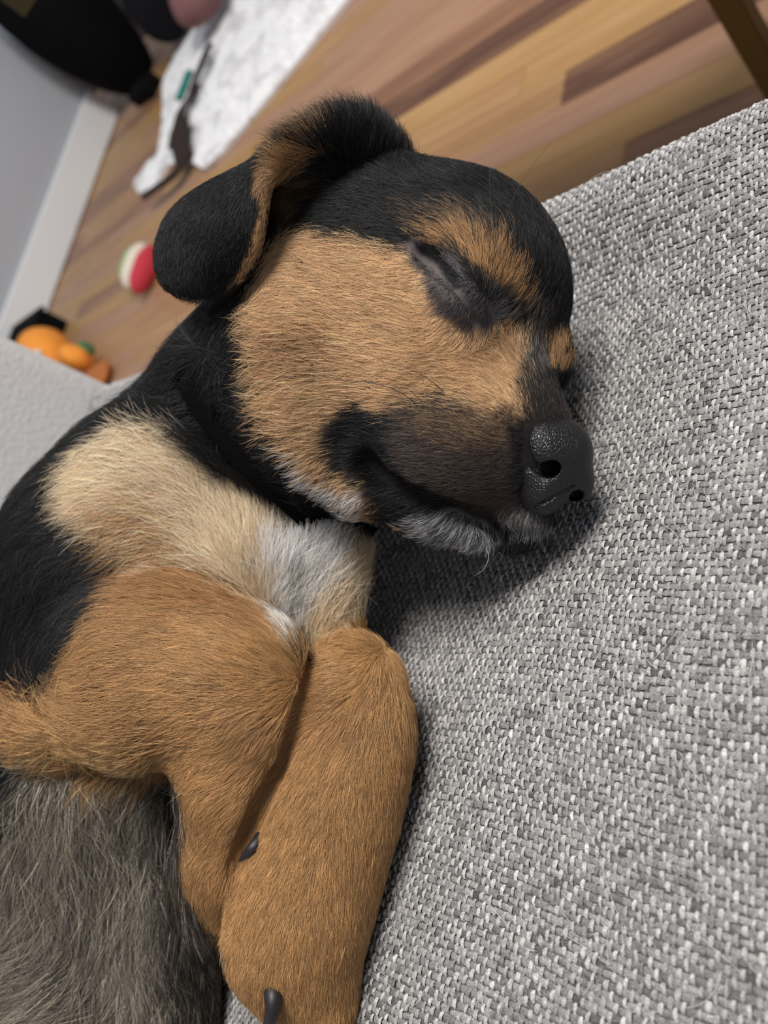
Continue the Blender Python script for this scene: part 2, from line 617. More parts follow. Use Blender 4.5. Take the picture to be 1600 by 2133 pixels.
# ------------------------------------------------------------------ signed-distance modelling of the puppy (camera-aligned metric frame)
class Field:
    def __init__(s, lo, hi, h):
        s.lo = np.asarray(lo, np.float32); s.h = np.float32(h)
        s.n = np.ceil((np.asarray(hi) - np.asarray(lo)) / h).astype(int) + 1
        s.F = np.full(s.n, .05, np.float32)
        s.ax = [s.lo[i] + s.h * np.arange(s.n[i], dtype=np.float32) for i in range(3)]

    def win(s, lo, hi):
        sl = []
        for i in range(3):
            a = max(0, int((lo[i] - s.lo[i]) / s.h)); b = min(s.n[i], int((hi[i] - s.lo[i]) / s.h) + 2)
            if a >= b: return None
            sl.append(slice(a, b))
        return tuple(sl)

    def pts(s, w):
        return (s.ax[0][w[0]][:, None, None], s.ax[1][w[1]][None, :, None], s.ax[2][w[2]][None, None, :])

    @staticmethod
    def smin(a, b, k):
        h = np.clip(.5 + .5 * (b - a) / k, 0, 1)
        return b + (a - b) * h - k * h * (1 - h)

    def merge(s, w, d, k):
        s.F[w] = s.smin(s.F[w], d, k)

    def cone(s, a, b, ra, rb, k=.006):
        a = np.asarray(a, np.float32); b = np.asarray(b, np.float32)
        m = max(ra, rb) + k + .03
        w = s.win(np.minimum(a, b) - m, np.maximum(a, b) + m)
        if w is None: return
        s.merge(w, s.d_cone(s.pts(w), a, b, ra, rb), k)

    @staticmethod
    def d_cone(p, a, b, ra, rb):
        ab = b - a
        L2 = float(ab @ ab) + 1e-12
        q = [p[i] - a[i] for i in range(3)]
        t = np.clip((q[0] * ab[0] + q[1] * ab[1] + q[2] * ab[2]) / L2, 0, 1)
        d = np.sqrt((q[0] - t * ab[0]) ** 2 + (q[1] - t * ab[1]) ** 2 + (q[2] - t * ab[2]) ** 2)
        return d - (ra + (rb - ra) * t)

    def ell(s, c, r, ang=0.0, k=.006):
        c = np.asarray(c, np.float32)
        m = max(r) + k + .03
        w = s.win(c - m, c + m)
        if w is None: return
        s.merge(w, s.d_ell(s.pts(w), c, r, ang), k)

    @staticmethod
    def d_ell(p, c, r, ang):
        x, y, z = p[0] - c[0], p[1] - c[1], p[2] - c[2]
        ca, sa = math.cos(ang), math.sin(ang)
        u = (x * ca + y * sa) / r[0]; v = (-x * sa + y * ca) / r[1]; w_ = z / r[2]
        k0 = np.sqrt(u * u + v * v + w_ * w_)
        k1 = np.sqrt((u / r[0]) ** 2 + (v / r[1]) ** 2 + (w_ / r[2]) ** 2)
        return k0 * (k0 - 1) / (k1 + 1e-9)

    def carve(s, pts, r, k=.002):
        """smooth subtraction of a tube through pts"""
        pts = np.asarray(pts, np.float32); r = np.broadcast_to(r, len(pts))
        for a, b, ra, rb in zip(pts[:-1], pts[1:], r[:-1], r[1:]):
            m = max(ra, rb) + k + .004
            w = s.win(np.minimum(a, b) - m, np.maximum(a, b) + m)
            if w is None: continue
            d = s.d_cone(s.pts(w), a, b, ra, rb)
            s.F[w] = -s.smin(-s.F[w], d, k)

    def union(s, o, k):
        s.F = s.smin(s.F, o.F, np.float32(k))

    def sample(s, P):
        g = (np.asarray(P, float) - s.lo) / s.h
        g = np.clip(g, 0, s.n - 1.001)
        i = g.astype(int); f = g - i
        out = 0
        for dx in (0, 1):
            for dy in (0, 1):
                for dz in (0, 1):
                    wgt = (f[..., 0] if dx else 1 - f[..., 0]) * (f[..., 1] if dy else 1 - f[..., 1]) * (f[..., 2] if dz else 1 - f[..., 2])
                    out = out + wgt * s.F[i[..., 0] + dx, i[..., 1] + dy, i[..., 2] + dz]
        return out

    def hit(s, px, py, dflt=.24):
        d = np.arange(s.ax[2][0] + .001, s.ax[2][-1] - .002, .0004)
        P = np.stack([(px - CX) / FPX * d, (py - CY) / FPX * d, d], -1)
        v = s.sample(P)
        k = np.nonzero(v < 0)[0]
        return float(d[k[0]]) if len(k) else dflt

    def grad(s, P):
        e = s.h
        g = np.stack([s.sample(P + np.eye(3)[i] * e) - s.sample(P - np.eye(3)[i] * e) for i in range(3)], -1)
        return g / (np.linalg.norm(g, axis=-1, keepdims=True) + 1e-12)

    def nets(s):
        F = s.F
        S = F < 0
        cnt = np.zeros([q - 1 for q in S.shape], np.uint8)
        for dx in (0, 1):
            for dy in (0, 1):
                for dz in (0, 1):
                    cnt += S[dx:S.shape[0] - 1 + dx, dy:S.shape[1] - 1 + dy, dz:S.shape[2] - 1 + dz]
        act = np.argwhere((cnt > 0) & (cnt < 8))
        ids = np.full(cnt.shape, -1, np.int32)
        ids[act[:, 0], act[:, 1], act[:, 2]] = np.arange(len(act))
        cor = {}
        for dx in (0, 1):
            for dy in (0, 1):
                for dz in (0, 1):
                    cor[dx, dy, dz] = F[act[:, 0] + dx, act[:, 1] + dy, act[:, 2] + dz]
        acc = np.zeros((len(act), 3)); num = np.zeros(len(act))
        for a in cor:
            for ax in range(3):
                if a[ax]: continue
                b = list(a); b[ax] = 1; b = tuple(b)
                fa, fb = cor[a], cor[b]
                x = (fa < 0) != (fb < 0)
                t = fa / np.where(x, fa - fb, 1)
                p = np.repeat(np.array(a, float)[None], len(act), 0)
                p[:, ax] = t
                acc[x] += p[x]; num[x] += 1
        V = (act + acc / num[:, None]) * s.h + s.lo
        quads = []
        for ax in range(3):
            sl0 = [slice(1, -1)] * 3; sl1 = [slice(1, -1)] * 3
            sl0[ax] = slice(0, -1); sl1[ax] = slice(1, None)
            a, b = S[tuple(sl0)], S[tuple(sl1)]
            e = np.argwhere(a != b)
            off = np.array([1, 1, 1]); off[ax] = 0
            e0 = e + off
            flip = a[e[:, 0], e[:, 1], e[:, 2]]
            u, v = (ax + 1) % 3, (ax + 2) % 3
            U = np.zeros(3, int); U[u] = 1
            W = np.zeros(3, int); W[v] = 1
            g = lambda q: ids[q[:, 0], q[:, 1], q[:, 2]]
            q = np.stack([g(e0 - U - W), g(e0 - W), g(e0), g(e0 - U)], -1)
            q[~flip] = q[~flip][:, ::-1]
            quads.append(q)
        Qd = np.vstack(quads)
        return V, Qd[(Qd >= 0).all(1)]


def R_(px, d): return px * d / FPX


H_ = .00125
LO, HI = (-.24, -.145, .175), (.085, .40, .43)
A = Field(LO, HI, H_)      # trunk, neck, head


def cone_px(f, p, q, k=.006):
    f.cone(pc(*p[:3]), pc(*q[:3]), R_(p[3], p[2]), R_(q[3], q[2]), k)


def chain_px(f, pts, k=.006):
    for p, q in zip(pts[:-1], pts[1:]):
        cone_px(f, p, q, k)


def ell_px(f, px, py, d, rx, ry, rz, ang=0.0, k=.006):
    f.ell(pc(px, py, d), (R_(rx, d), R_(ry, d), R_(rz, d)), math.radians(ang), k)


# trunk
ell_px(A, 330, 1185, .315, 300, 305, 250, 0, .01)
chain_px(A, [(300, 1250, .320, 270), (170, 1650, .325, 255), (130, 2050, .315, 245), (120, 2500, .31, 235), (150, 2850, .31, 200)], .02)
chain_px(A, [(330, 1600, .315, 75), (350, 1900, .30, 90), (365, 2200, .29, 90)], .02)
ell_px(A, 545, 1150, .290, 195, 170, 150, 35, .015)      # breast
cone_px(A, (640, 1180, .285, 105), (690, 1330, .275, 70), .012)
# neck
chain_px(A, [(380, 1020, .31, 205), (560, 800, .285, 175), (660, 680, .27, 190)], .015)
# head
ell_px(A, 925, 625, .256, 258, 262, 235, 0, .012)        # cranium
ell_px(A, 745, 520, .262, 205, 185, 175, 15, .015)       # rear skull
ell_px(A, 700, 745, .254, 200, 215, 165, -10, .02)       # cheek
ell_px(A, 700, 900, .262, 150, 150, 120, 40, .02)        # jaw corner
chain_px(A, [(900, 800, .246, 165), (1020, 905, .240, 128), (1090, 962, .238, 84)], .014)   # muzzle
ell_px(A, 905, 950, .232, 120, 90, 70, 25, .012)         # flew
chain_px(A, [(780, 985, .252, 95), (900, 1050, .247, 62), (985, 1100, .243, 44)], .008)     # lower jaw
ell_px(A, 1095, 1065, .238, 60, 36, 50, 5, .006)         # lip under nose
ell_px(A, 1085, 1115, .243, 62, 34, 40, -15, .004)       # far lip
ell_px(A, 1010, 545, .228, 85, 70, 60, 30, .012)         # brow
ell_px(A, 955, 605, .218, 62, 45, 42, 45, .006)          # eyeball under lids
ell_px(A, 1156, 745, .245, 36, 72, 50, 0, .004)          # far brow
cone_px(A, (1080, 765, .237, 52), (1132, 885, .233, 52), .008)  # nose bridge

# near foreleg
B = Field(LO, HI, H_)
ell_px(B, 350, 1365, .262, 215, 165, 150, 8, .012)
chain_px(B, [(20, 1500, .292, 45), (120, 1480, .28, 95), (330, 1420, .26, 150), (500, 1425, .245, 125), (535, 1470, .242, 108)], .015)
chain_px(B, [(535, 1460, .242, 104), (495, 1620, .245, 100), (475, 1770, .249, 84), (463, 1862, .253, 72)], .012)
ell_px(B, 215, 1300, .285, 170, 130, 130, -20, .015)
# far foreleg
C_ = Field(LO, HI, H_)
chain_px(C_, [(740, 1415, .248, 92), (732, 1500, .246, 108), (712, 1600, .243, 120), (678, 1720, .241, 126), (634, 1860, .238, 130), (612, 1960, .236, 120), (648, 2080, .234, 88)], .012)
ell_px(C_, 545, 1990, .232, 62, 80, 56, -20, .004)       # toes
ell_px(C_, 598, 2100, .233, 46, 80, 44, 0, .003)
ell_px(C_, 668, 2090, .232, 62, 120, 55, 8, .006)
ell_px(C_, 550, 1745, .236, 36, 46, 34, 30, .006)        # dewclaw pad
B.union(C_, .0012)
A.union(B, .0035)
cp = spline([(652, 1375), (640, 1430), (615, 1500), (580, 1600), (540, 1680), (512, 1750), (492, 1830), (475, 1920)], 24)
A.carve(np.array([pc(x, y, A.hit(x, y) + .001) for x, y in cp]), np.linspace(.0016, .0028, 24), .004)
del B, C_
# hind leg, out of frame but part of the puppy
chain_px(A, [(230, 2600, .27, 130), (430, 2850, .26, 90), (330, 3150, .26, 60)], .012)

# creases: mouth line, eye slit
mouth = [(775, 960), (815, 1000), (870, 1030), (930, 1050), (990, 1068), (1035, 1095), (1048, 1125)]
mp = np.array([pc(x, y, A.hit(x, y) + .0005) for x, y in spline(mouth, 22)])
A.carve(mp, np.linspace(.0042, .0022, 22), .003)
slit = spline([(868, 512), (905, 545), (940, 578), (965, 610), (985, 645), (995, 672)], 14)
sp_ = np.array([pc(x, y, A.hit(x, y) + .0002) for x, y in slit])
A.carve(sp_, np.array([.0014, .0026, .0034, .0036, .0034, .0030, .0025, .0020, .0017, .0016, .0015, .0014, .0013, .0012]), .0012)

# ear: folded flap as a thin sheet
ear_rows = [
    [(640, 372, .240), (720, 330, .236), (800, 318, .246), (850, 345, .262)],
    [(600, 345, .229), (665, 290, .228), (740, 258, .236), (810, 285, .256)],
    [(572, 352, .224), (600, 300, .225), (655, 262, .234), (720, 252, .252)],
    [(553, 385, .223), (545, 345, .228), (560, 335, .240), (600, 320, .256)],
    [(545, 435, .224), (490, 400, .230), (440, 395, .243), (430, 400, .255)],
    [(538, 490, .226), (455, 465, .229), (390, 445, .241), (362, 450, .252)],
    [(524, 540, .229), (440, 540, .231), (365, 520, .242), (333, 520, .252)],
    [(500, 578, .232), (430, 590, .235), (370, 585, .243), (340, 580, .250)],
    [(470, 602, .235), (425, 614, .238), (385, 612, .243), (365, 605, .247)]]
cols_ = [spline([pc(*r[j]) for r in ear_rows], 90) for j in range(4)]
sheet = np.array([spline([c[i] for c in cols_], 70) for i in range(90)])      # 90 x 70 x 3
thick = np.interp(np.linspace(0, 1, 90), [0, .35, 1], [.0030, .0022, .0016])
E_ = np.full(A.F.shape, .05, np.float32)
rad = 4
offs = np.array([(i, j, k) for i in range(-rad, rad + 1) for j in range(-rad, rad + 1) for k in range(-rad, rad + 1)])
P_ = sheet.reshape(-1, 3); T_ = np.repeat(thick, 70)
g0 = np.round((P_ - A.lo) / A.h).astype(int)
G = g0[:, None] + offs[None]
dist = np.linalg.norm(G * A.h + A.lo - P_[:, None], axis=-1) - T_[:, None]
np.minimum.at(E_, (G[..., 0].ravel(), G[..., 1].ravel(), G[..., 2].ravel()), dist.ravel().astype(np.float32))
A.F = Field.smin(A.F, E_, np.float32(.0015))
del E_, G, dist

Vb, Qb = A.nets()
# two passes of smoothing to take the lattice out
nb = len(Vb)
ed = np.vstack([Qb[:, [0, 1]], Qb[:, [1, 2]], Qb[:, [2, 3]], Qb[:, [3, 0]]])
deg = np.bincount(ed.ravel(), minlength=nb)[:, None]
for it in range(2):
    acc = np.zeros_like(Vb)
    for ax in range(3):
        acc[:, ax] = np.bincount(ed[:, 0], Vb[ed[:, 1], ax], nb) + np.bincount(ed[:, 1], Vb[ed[:, 0], ax], nb)
    Vb = .5 * Vb + .5 * acc / deg


# ------------------------------------------------------------------ coat pattern (by place on the coat)
def proj(P):
    return P[:, 0] / P[:, 2] * FPX + CX, P[:, 1] / P[:, 2] * FPX + CY


def sd_poly(x, y, poly):
    poly = np.asarray(poly, float)
    d2 = np.full(x.shape, 1e12)
    inside = np.zeros(x.shape, bool)
    for (x0, y0), (x1, y1) in zip(poly, np.roll(poly, -1, 0)):
        ex, ey = x1 - x0, y1 - y0
        t = np.clip(((x - x0) * ex + (y - y0) * ey) / (ex * ex + ey * ey + 1e-9), 0, 1)
        d2 = np.minimum(d2, (x - x0 - t * ex) ** 2 + (y - y0 - t * ey) ** 2)
        c = (y0 > y) != (y1 > y)
        inside ^= c & (x < (x1 - x0) * (y - y0) / (y1 - y0 + 1e-12) + x0)
    return np.where(inside, -1, 1) * np.sqrt(d2)


TAN = (.47, .265, .125); CHEEK = (.64, .412, .225); LEG = (.47, .268, .115); CREAM = (.78, .60, .41); WHITE = (.90, .87, .85)
BLK = (.010, .010, .011); SOOT = (.035, .028, .026); GREY = (.17, .145, .125); BELLY = (.27, .23, .185); RUST = (.30, .15, .06)
MUZ = (.075, .055, .046); LIDC = (.13, .112, .115); DBR = (.10, .06, .03)
COAT = [  # polygon, colour, edge softness px, mottling 0..1 (share of hairs that keep the coat below)
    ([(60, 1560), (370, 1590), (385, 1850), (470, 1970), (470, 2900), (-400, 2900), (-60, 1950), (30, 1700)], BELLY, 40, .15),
    ([(330, 1600), (385, 1620), (390, 1850), (470, 1970), (460, 2300), (345, 2300), (330, 1900)], (.035, .029, .024), 30, .12),  # dark fur, with the shade between belly and foreleg painted in
    ([(130, 1400), (60, 1450), (-60, 1480), (-60, 1525), (90, 1585), (250, 1618), (366, 1632), (366, 1850), (450, 1965), (462, 1980), (470, 2040), (520, 2400), (760, 2400), (760, 2133), (830, 1850), (880, 1560), (870, 1400), (810, 1310), (700, 1280), (640, 1370), (610, 1310), (540, 1250), (400, 1172), (280, 1172), (240, 1215), (190, 1310)], LEG, 26, 0),
    ([(240, 1180), (400, 1165), (520, 1230), (600, 1300), (500, 1320), (350, 1240), (250, 1250)], RUST, 40, .3),
    ([(135, 1000), (200, 925), (290, 875), (385, 890), (435, 970), (505, 1040), (590, 1095), (690, 1160), (760, 1170), (800, 1200), (765, 1310), (660, 1370), (610, 1320), (540, 1255), (400, 1180), (290, 1185), (230, 1110), (160, 1060)], CREAM, 16, 0),
    ([(220, 1060), (330, 1030), (360, 1100), (420, 1180), (290, 1190), (220, 1120)], (.46, .27, .12), 40, .3),
    ([(550, 1135), (630, 1115), (720, 1175), (675, 1255), (605, 1340), (572, 1270), (545, 1190)], WHITE, 22, .08),
    ([(585, 1220), (640, 1200), (625, 1270), (600, 1300)], GREY, 14, .4),
    ([(640, 1400), (665, 1345), (705, 1312), (770, 1312), (900, 1400), (880, 1700), (600, 1700), (615, 1500)], LEG, 9, 0),
    ([(645, 1420), (700, 1440), (760, 1500), (700, 1540), (640, 1500)], RUST, 40, .4),
    ([(560, 525), (610, 477), (700, 485), (800, 503), (860, 522), (930, 590), (950, 660), (1000, 690), (1080, 690), (1095, 750), (1105, 840), (1090, 880), (950, 860), (860, 860), (800, 880), (760, 850), (700, 880), (700, 960), (740, 1030), (790, 1090), (860, 1110), (785, 1110), (730, 1060), (640, 965), (570, 895), (540, 800), (528, 700), (535, 600)], CHEEK, 24, 0),
    ([(560, 700), (660, 660), (700, 720), (640, 780), (580, 780)], (.34, .185, .085), 45, .4),
    ([(930, 640), (1060, 690), (1090, 760), (1000, 740), (940, 700)], (.32, .18, .09), 30, .4),
    ([(845, 850), (900, 815), (960, 830), (1010, 870), (1060, 850), (1110, 880), (1095, 1000), (1080, 1060), (1040, 1075), (960, 1055), (870, 1015), (800, 970), (830, 900)], MUZ, 26, .12),
    ([(850, 860), (960, 840), (1060, 860), (1060, 920), (960, 930), (870, 900)], (.24, .15, .085), 36, .5),
    ([(960, 980), (1085, 960), (1085, 1060), (980, 1050)], (.085, .058, .055), 30, .3),
    ([(700, 885), (740, 850), (800, 858), (830, 900), (830, 960), (870, 1005), (960, 1050), (1040, 1090), (1000, 1105), (880, 1085), (800, 1065), (740, 1010), (700, 950)], BLK, 15, .03),
    ([(850, 1088), (900, 1065), (980, 1072), (1040, 1115), (1035, 1160), (960, 1160), (890, 1125)], (.50, .49, .50), 14, .35),
    ([(1030, 1060), (1090, 1060), (1175, 1075), (1130, 1112), (1060, 1110)], (.40, .38, .37), 10, .4),
    ([(1050, 1115), (1160, 1100), (1150, 1160), (1040, 1180)], BLK, 8, 0),
    ([(870, 478), (960, 465), (1045, 485), (1090, 560), (1095, 650), (1045, 650), (1012, 585), (960, 520), (900, 500)], (.44, .25, .115), 22, .15),
    ([(850, 430), (960, 430), (1060, 480), (1040, 520), (960, 480), (880, 490)], (.20, .13, .075), 26, .6),
    ([(838, 505), (870, 500), (950, 540), (1025, 595), (1070, 645), (1045, 672), (985, 688), (925, 660), (895, 600), (855, 540)], LIDC, 10, .05),
    ([(860, 500), (915, 525), (965, 570), (985, 610), (960, 605), (915, 560), (870, 525)], BLK, 5, 0),
    ([(960, 530), (1000, 560), (1040, 600), (1080, 650), (1050, 660), (1010, 620), (970, 570)], BLK, 12, .15),
    ([(1085, 640), (1130, 640), (1160, 740), (1165, 800), (1120, 800), (1085, 740)], GREY, 34, .45),
    ([(1100, 780), (1190, 800), (1215, 900), (1100, 880), (1085, 830)], SOOT, 14, .2),
    ([(1062, 890), (1100, 862), (1230, 880), (1260, 1000), (1200, 1075), (1085, 1062), (1072, 980)], (.02, .018, .018), 12, 0),
    ([(1150, 715), (1175, 700), (1200, 710), (1200, 765), (1175, 782), (1152, 770)], (.46, .27, .13), 16, .1),
    ([(1140, 782), (1205, 770), (1200, 830), (1160, 830)], BLK, 6, 0),
    ([(600, 925), (655, 960), (745, 1045), (775, 1100), (725, 1072), (650, 1000)], WHITE, 10, .3),
    ([(568, 372), (640, 352), (690, 370), (640, 430), (590, 470), (562, 450)], DBR, 18, .2),
    ([(575, 380), (630, 368), (620, 420), (585, 440)], (.30, .18, .09), 14, .3),
    ([(560, 325), (420, 380), (330, 440), (300, 540), (340, 650), (470, 640), (530, 560), (560, 400)], (.0035, .0035, .004), 6, 0),
    ([(670, 338), (605, 352), (572, 385), (556, 470), (528, 556), (490, 600), (515, 530), (538, 450), (540, 380), (550, 342), (585, 312), (640, 306), (690, 322)], (.36, .21, .10), 7, .1),
    ([(560, 320), (620, 262), (680, 235), (720, 245), (660, 290), (600, 300)], (.26, .155, .08), 16, .35),
    ([(-60, 1405), (70, 1430), (40, 1465), (-60, 1470)], RUST, 14, .1),
]


def noise3(P, s, seed):
    r = np.random.default_rng(seed)
    out = np.zeros(len(P))
    for i in range(7):
        k = r.normal(0, 1, 3) * s
        out += np.sin(P @ k + r.uniform(0, 6.28))
    return out / 2.6


def coat(P, jitter=True, seed=5):
    x, y = proj(P)
    n1 = noise3(P, 260, 1) * 9
    n2 = noise3(P, 300, 2) * 9
    x = x + n1; y = y + n2
    r = np.random.default_rng(seed)
    c = np.tile(np.array(BLK), (len(P), 1))
    for poly, cc, soft, mot in COAT:
        s = sd_poly(x, y, poly)
        a = np.clip(.5 - s / (2 * soft), 0, 1)
        a = a * a * (3 - 2 * a)
        if jitter:
            pick = r.random(len(P)) < a * (1 - mot)
            c[pick] = cc
        else:
            a = a * (1 - mot)
            c = c * (1 - a[:, None]) + np.array(cc) * a[:, None]
    return c


ear_tree_P = sheet.reshape(-1, 3)

puppy = empty('puppy', tuple(onz(430, 1500, SEAT)))
tag(puppy, 'black and tan puppy asleep on its side on the grey sofa', 'puppy')
Wb = c2w(Vb)
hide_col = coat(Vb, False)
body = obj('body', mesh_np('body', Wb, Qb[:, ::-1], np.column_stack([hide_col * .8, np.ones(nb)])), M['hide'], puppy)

# orientation check: face normals must look outwards
_n = np.zeros(len(body.data.polygons) * 3, np.float32)
body.data.polygons.foreach_get('normal', _n)
_n = _n.reshape(-1, 3)
_c = Vb[Qb].mean(1)
_g = A.grad(_c)
_gw = _g[:, 0:1] * RX + _g[:, 1:2] * DY + _g[:, 2:3] * FW
if np.mean(np.sum(_n * _gw, 1)) < 0:
    body.data.flip_normals()

# ------------------------------------------------------------------ fur
FLOW = [  # px, py, dx, dy  (direction the hair lies)
    (700, 650, -1, -.30), (850, 650, -1, -.45), (620, 560, -1, -.25), (560, 700, -1, -.05), (750, 800, -1, -.03), (950, 780, -1, -.12),
    (1060, 780, -.8, -.5), (600, 880, -1, .20), (560, 930, -.9, .4), (660, 980, -.75, .6), (740, 1060, -.6, .8), (830, 720, -1, -.2),
    (760, 900, -1, -.05), (740, 880, -1, .05), (780, 980, -1, .1), (900, 900, -1, -.18), (1000, 950, -1, -.28), (1000, 880, -1, -.45), (930, 1000, -1, -.05), (1050, 1020, -1, 0),
    (1060, 1085, -.2, 1), (1130, 1085, .1, 1), (1000, 1120, -.35, .9), (930, 1100, -.7, .7), (880, 1080, -.9, .4),
    (900, 480, -.85, -.5), (960, 500, -.45, -.9), (1010, 500, -.15, -1), (1050, 540, .15, -1), (1080, 600, .45, -.9), (1060, 640, .5, -.5), (900, 400, -.9, -.45), (800, 420, -1, -.3),
    (700, 430, -1, -.2), (1050, 430, -.5, -.85), (1140, 560, -.1, -1), (1130, 700, -.05, -1), (1110, 800, -.3, -1), (1165, 740, .1, -1), (1160, 850, -.2, -1), (1000, 380, -.8, -.6),
    (960, 650, -.55, .8), (930, 640, -.8, .6), (990, 670, -.1, 1), (890, 560, -.9, .1),
    (760, 280, -.3, -1), (690, 265, -.6, -.8), (620, 290, -.9, -.4), (830, 310, .15, -1), (860, 340, -.1, -1),
    (450, 470, -.5, .85), (380, 560, .1, 1), (545, 450, -.1, 1), (520, 550, -.3, 1),
    (470, 720, -.75, .65), (420, 720, -1, .1), (430, 800, -.8, .5), (520, 820, -.9, .35), (400, 850, -.9, .3), (300, 850, -1, .05), (200, 930, -1, .15), (100, 1050, -.8, .5),
    (330, 920, -1, -.15), (250, 980, -1, .05), (200, 1050, -1, .35), (400, 950, -.75, -.6), (450, 1020, -.35, -.95), (520, 1060, -.05, -1), (600, 1090, .25, -.95), (670, 1140, .45, -.85),
    (360, 1080, -.9, -.35), (450, 1130, -.5, -.7), (520, 1170, -.1, -.9), (600, 1170, .35, -.9), (590, 1250, .4, -.85), (640, 1210, .5, -.8), (700, 1220, .35, -.9), (690, 1300, .3, -1), (650, 1330, .3, -1), (750, 1250, .1, -1),
    (300, 1120, -.9, .3), (220, 1150, -.8, .6), (100, 1200, -.45, .9), (60, 1350, -.3, 1), (150, 1300, -.6, .8),
    (300, 1240, -1, .1), (420, 1230, -1, -.1), (520, 1300, -.8, -.5), (300, 1350, -1, -.08), (450, 1380, -1, -.25), (180, 1430, -1, .12), (60, 1490, -1, .1), (250, 1500, -1, .18),
    (400, 1520, -.9, .3), (590, 1380, -.9, -.2), (600, 1440, -.85, .2), (540, 1560, -.6, .8), (450, 1600, -.8, .5), (480, 1720, -.6, .8), (440, 1850, -.3, 1), (430, 1780, -.6, .7),
    (720, 1340, -.8, .1), (680, 1420, -.95, .15), (800, 1400, -.5, .9), (760, 1500, -.35, 1), (680, 1560, -.5, .9), (820, 1600, .1, 1), (720, 1700, -.05, 1), (620, 1700, -.4, 1), (600, 1850, -.35, 1), (720, 1850, .0, 1),
    (650, 1980, 0, 1), (540, 2000, -.25, 1), (700, 2050, .0, 1), (600, 2080, 0, 1),
    (150, 1650, 0, 1), (250, 1750, .05, 1), (100, 1800, -.1, 1), (200, 1900, -.25, 1), (100, 2000, -.75, .6), (200, 2080, -.8, .4), (300, 2000, .2, 1), (400, 2000, .15, 1), (360, 1750, .1, 1), (60, 2110, -.9, .2), (20, 1700, -.2, 1)]
FLOW = np.array(FLOW, float)
LENS = [  # px, py, length mm
    (700, 650, 6.0), (850, 700, 5.0), (1000, 780, 3.6), (900, 900, 3.2), (1050, 950, 2.2), (1085, 900, 1.6), (1000, 1040, 2.4), (1000, 1110, 5), (1110, 1085, 4), (930, 1100, 7),
    (760, 900, 5), (800, 960, 4), (780, 1040, 3), (555, 700, 9), (560, 880, 9.5), (640, 980, 8), (740, 1060, 6), (900, 430, 6), (1000, 480, 5.5), (1060, 580, 4), (1130, 600, 4.5), (1120, 750, 3), (1150, 840, 2.2), (960, 620, 2.2), (900, 540, 2),
    (750, 400, 7), (760, 280, 10), (640, 290, 8), (850, 320, 8), (450, 470, 2.0), (380, 580, 2.0), (545, 440, 1.8), (500, 560, 2),
    (430, 700, 14), (420, 820, 13), (300, 850, 15), (150, 1000, 13), (60, 1200, 11), (330, 950, 13), (450, 1020, 15), (560, 1080, 14), (640, 1150, 15), (700, 1250, 16), (450, 1130, 11), (250, 1100, 12),
    (300, 1250, 7), (450, 1320, 5.5), (580, 1400, 5), (300, 1420, 7), (150, 1470, 10), (40, 1500, 13), (250, 1540, 10), (480, 1600, 5), (460, 1800, 4), (430, 1900, 4), (490, 1950, 4), (740, 1380, 5), (720, 1600, 5), (680, 1800, 5), (640, 2000, 5.5), (560, 2050, 5),
    (150, 1650, 17), (150, 1850, 20), (150, 2080, 22), (380, 1900, 18), (350, 1700, 16)]
LENS = np.array(LENS, float)


def idw(x, y, K, vals, p=3.0):
    w = 1.0 / (((x[:, None] - K[None, :, 0]) ** 2 + (y[:, None] - K[None, :, 1]) ** 2 + 120.0) ** (p / 2))
    return (w @ vals) / w.sum(1, keepdims=True)


# sample roots on the body
tri = np.vstack([Qb[:, [0, 1, 2]], Qb[:, [0, 2, 3]]])
a_, b_, c_ = Vb[tri[:, 0]], Vb[tri[:, 1]], Vb[tri[:, 2]]
cr = np.cross(b_ - a_, c_ - a_)
ar = np.linalg.norm(cr, axis=1) / 2
cen = (a_ + b_ + c_) / 3
nr = A.grad(cen)
tx_, ty_ = proj(cen)
facing = -np.sum(nr * cen, 1) / np.linalg.norm(cen, axis=1)
wgt = np.where(facing > -.25, 1.0, .18)
inframe = (tx_ > -120) & (tx_ < 1720) & (ty_ > -120) & (ty_ < 2260)
wgt *= np.where(inframe, 1, .06)
wgt *= np.clip((.235 / cen[:, 2]) ** 2.0, .25, 1.3)
NH = 420000
pr = ar * wgt
pick = rng.choice(len(tri), NH, p=pr / pr.sum())
r1, r2 = np.sqrt(rng.random(NH)), rng.random(NH)
roots = a_[pick] * (1 - r1)[:, None] + b_[pick] * (r1 * (1 - r2))[:, None] + c_[pick] * (r1 * r2)[:, None]
fpx = np.abs(A.sample(roots)) < .002
x, y = proj(roots)
# keep bare: nose seat, eye slit, inside of the mouth line
bare = (sd_poly(x, y, [(1085, 880), (1150, 862), (1215, 900), (1240, 970), (1210, 1050), (1150, 1080), (1092, 1062), (1080, 960)]) < -9)
sd_slit = np.min([np.hypot(x - q[0], y - q[1]) for q in slit], axis=0)
bare |= sd_slit < np.interp(x, [880, 950, 1000], [18, 12, 7])
sd_mouth = np.min([np.hypot(x - q[0], y - q[1]) for q in spline(mouth, 60)], axis=0)
bare |= sd_mouth < 9
keep = ~bare
roots, x, y = roots[keep], x[keep], y[keep]
N = A.grad(roots)
flow = np.zeros((len(x), 2)); L = np.zeros(len(x))
for s in range(0, len(x), 20000):
    e = slice(s, s + 20000)
    flow[e] = idw(x[e], y[e], FLOW, FLOW[:, 2:], 3.2)
    L[e] = idw(x[e], y[e], LENS, LENS[:, 2:], 3.0)[:, 0]
L = L * .001 * rng.uniform(.65, 1.2, len(L))
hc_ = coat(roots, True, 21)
paw = (hc_[:, 0] > .2) & (hc_[:, 2] < .17) & (y > 1560) & (x > 320)
L = np.where(paw, np.minimum(L, .0048 * rng.uniform(.7, 1.1, len(L))), L)
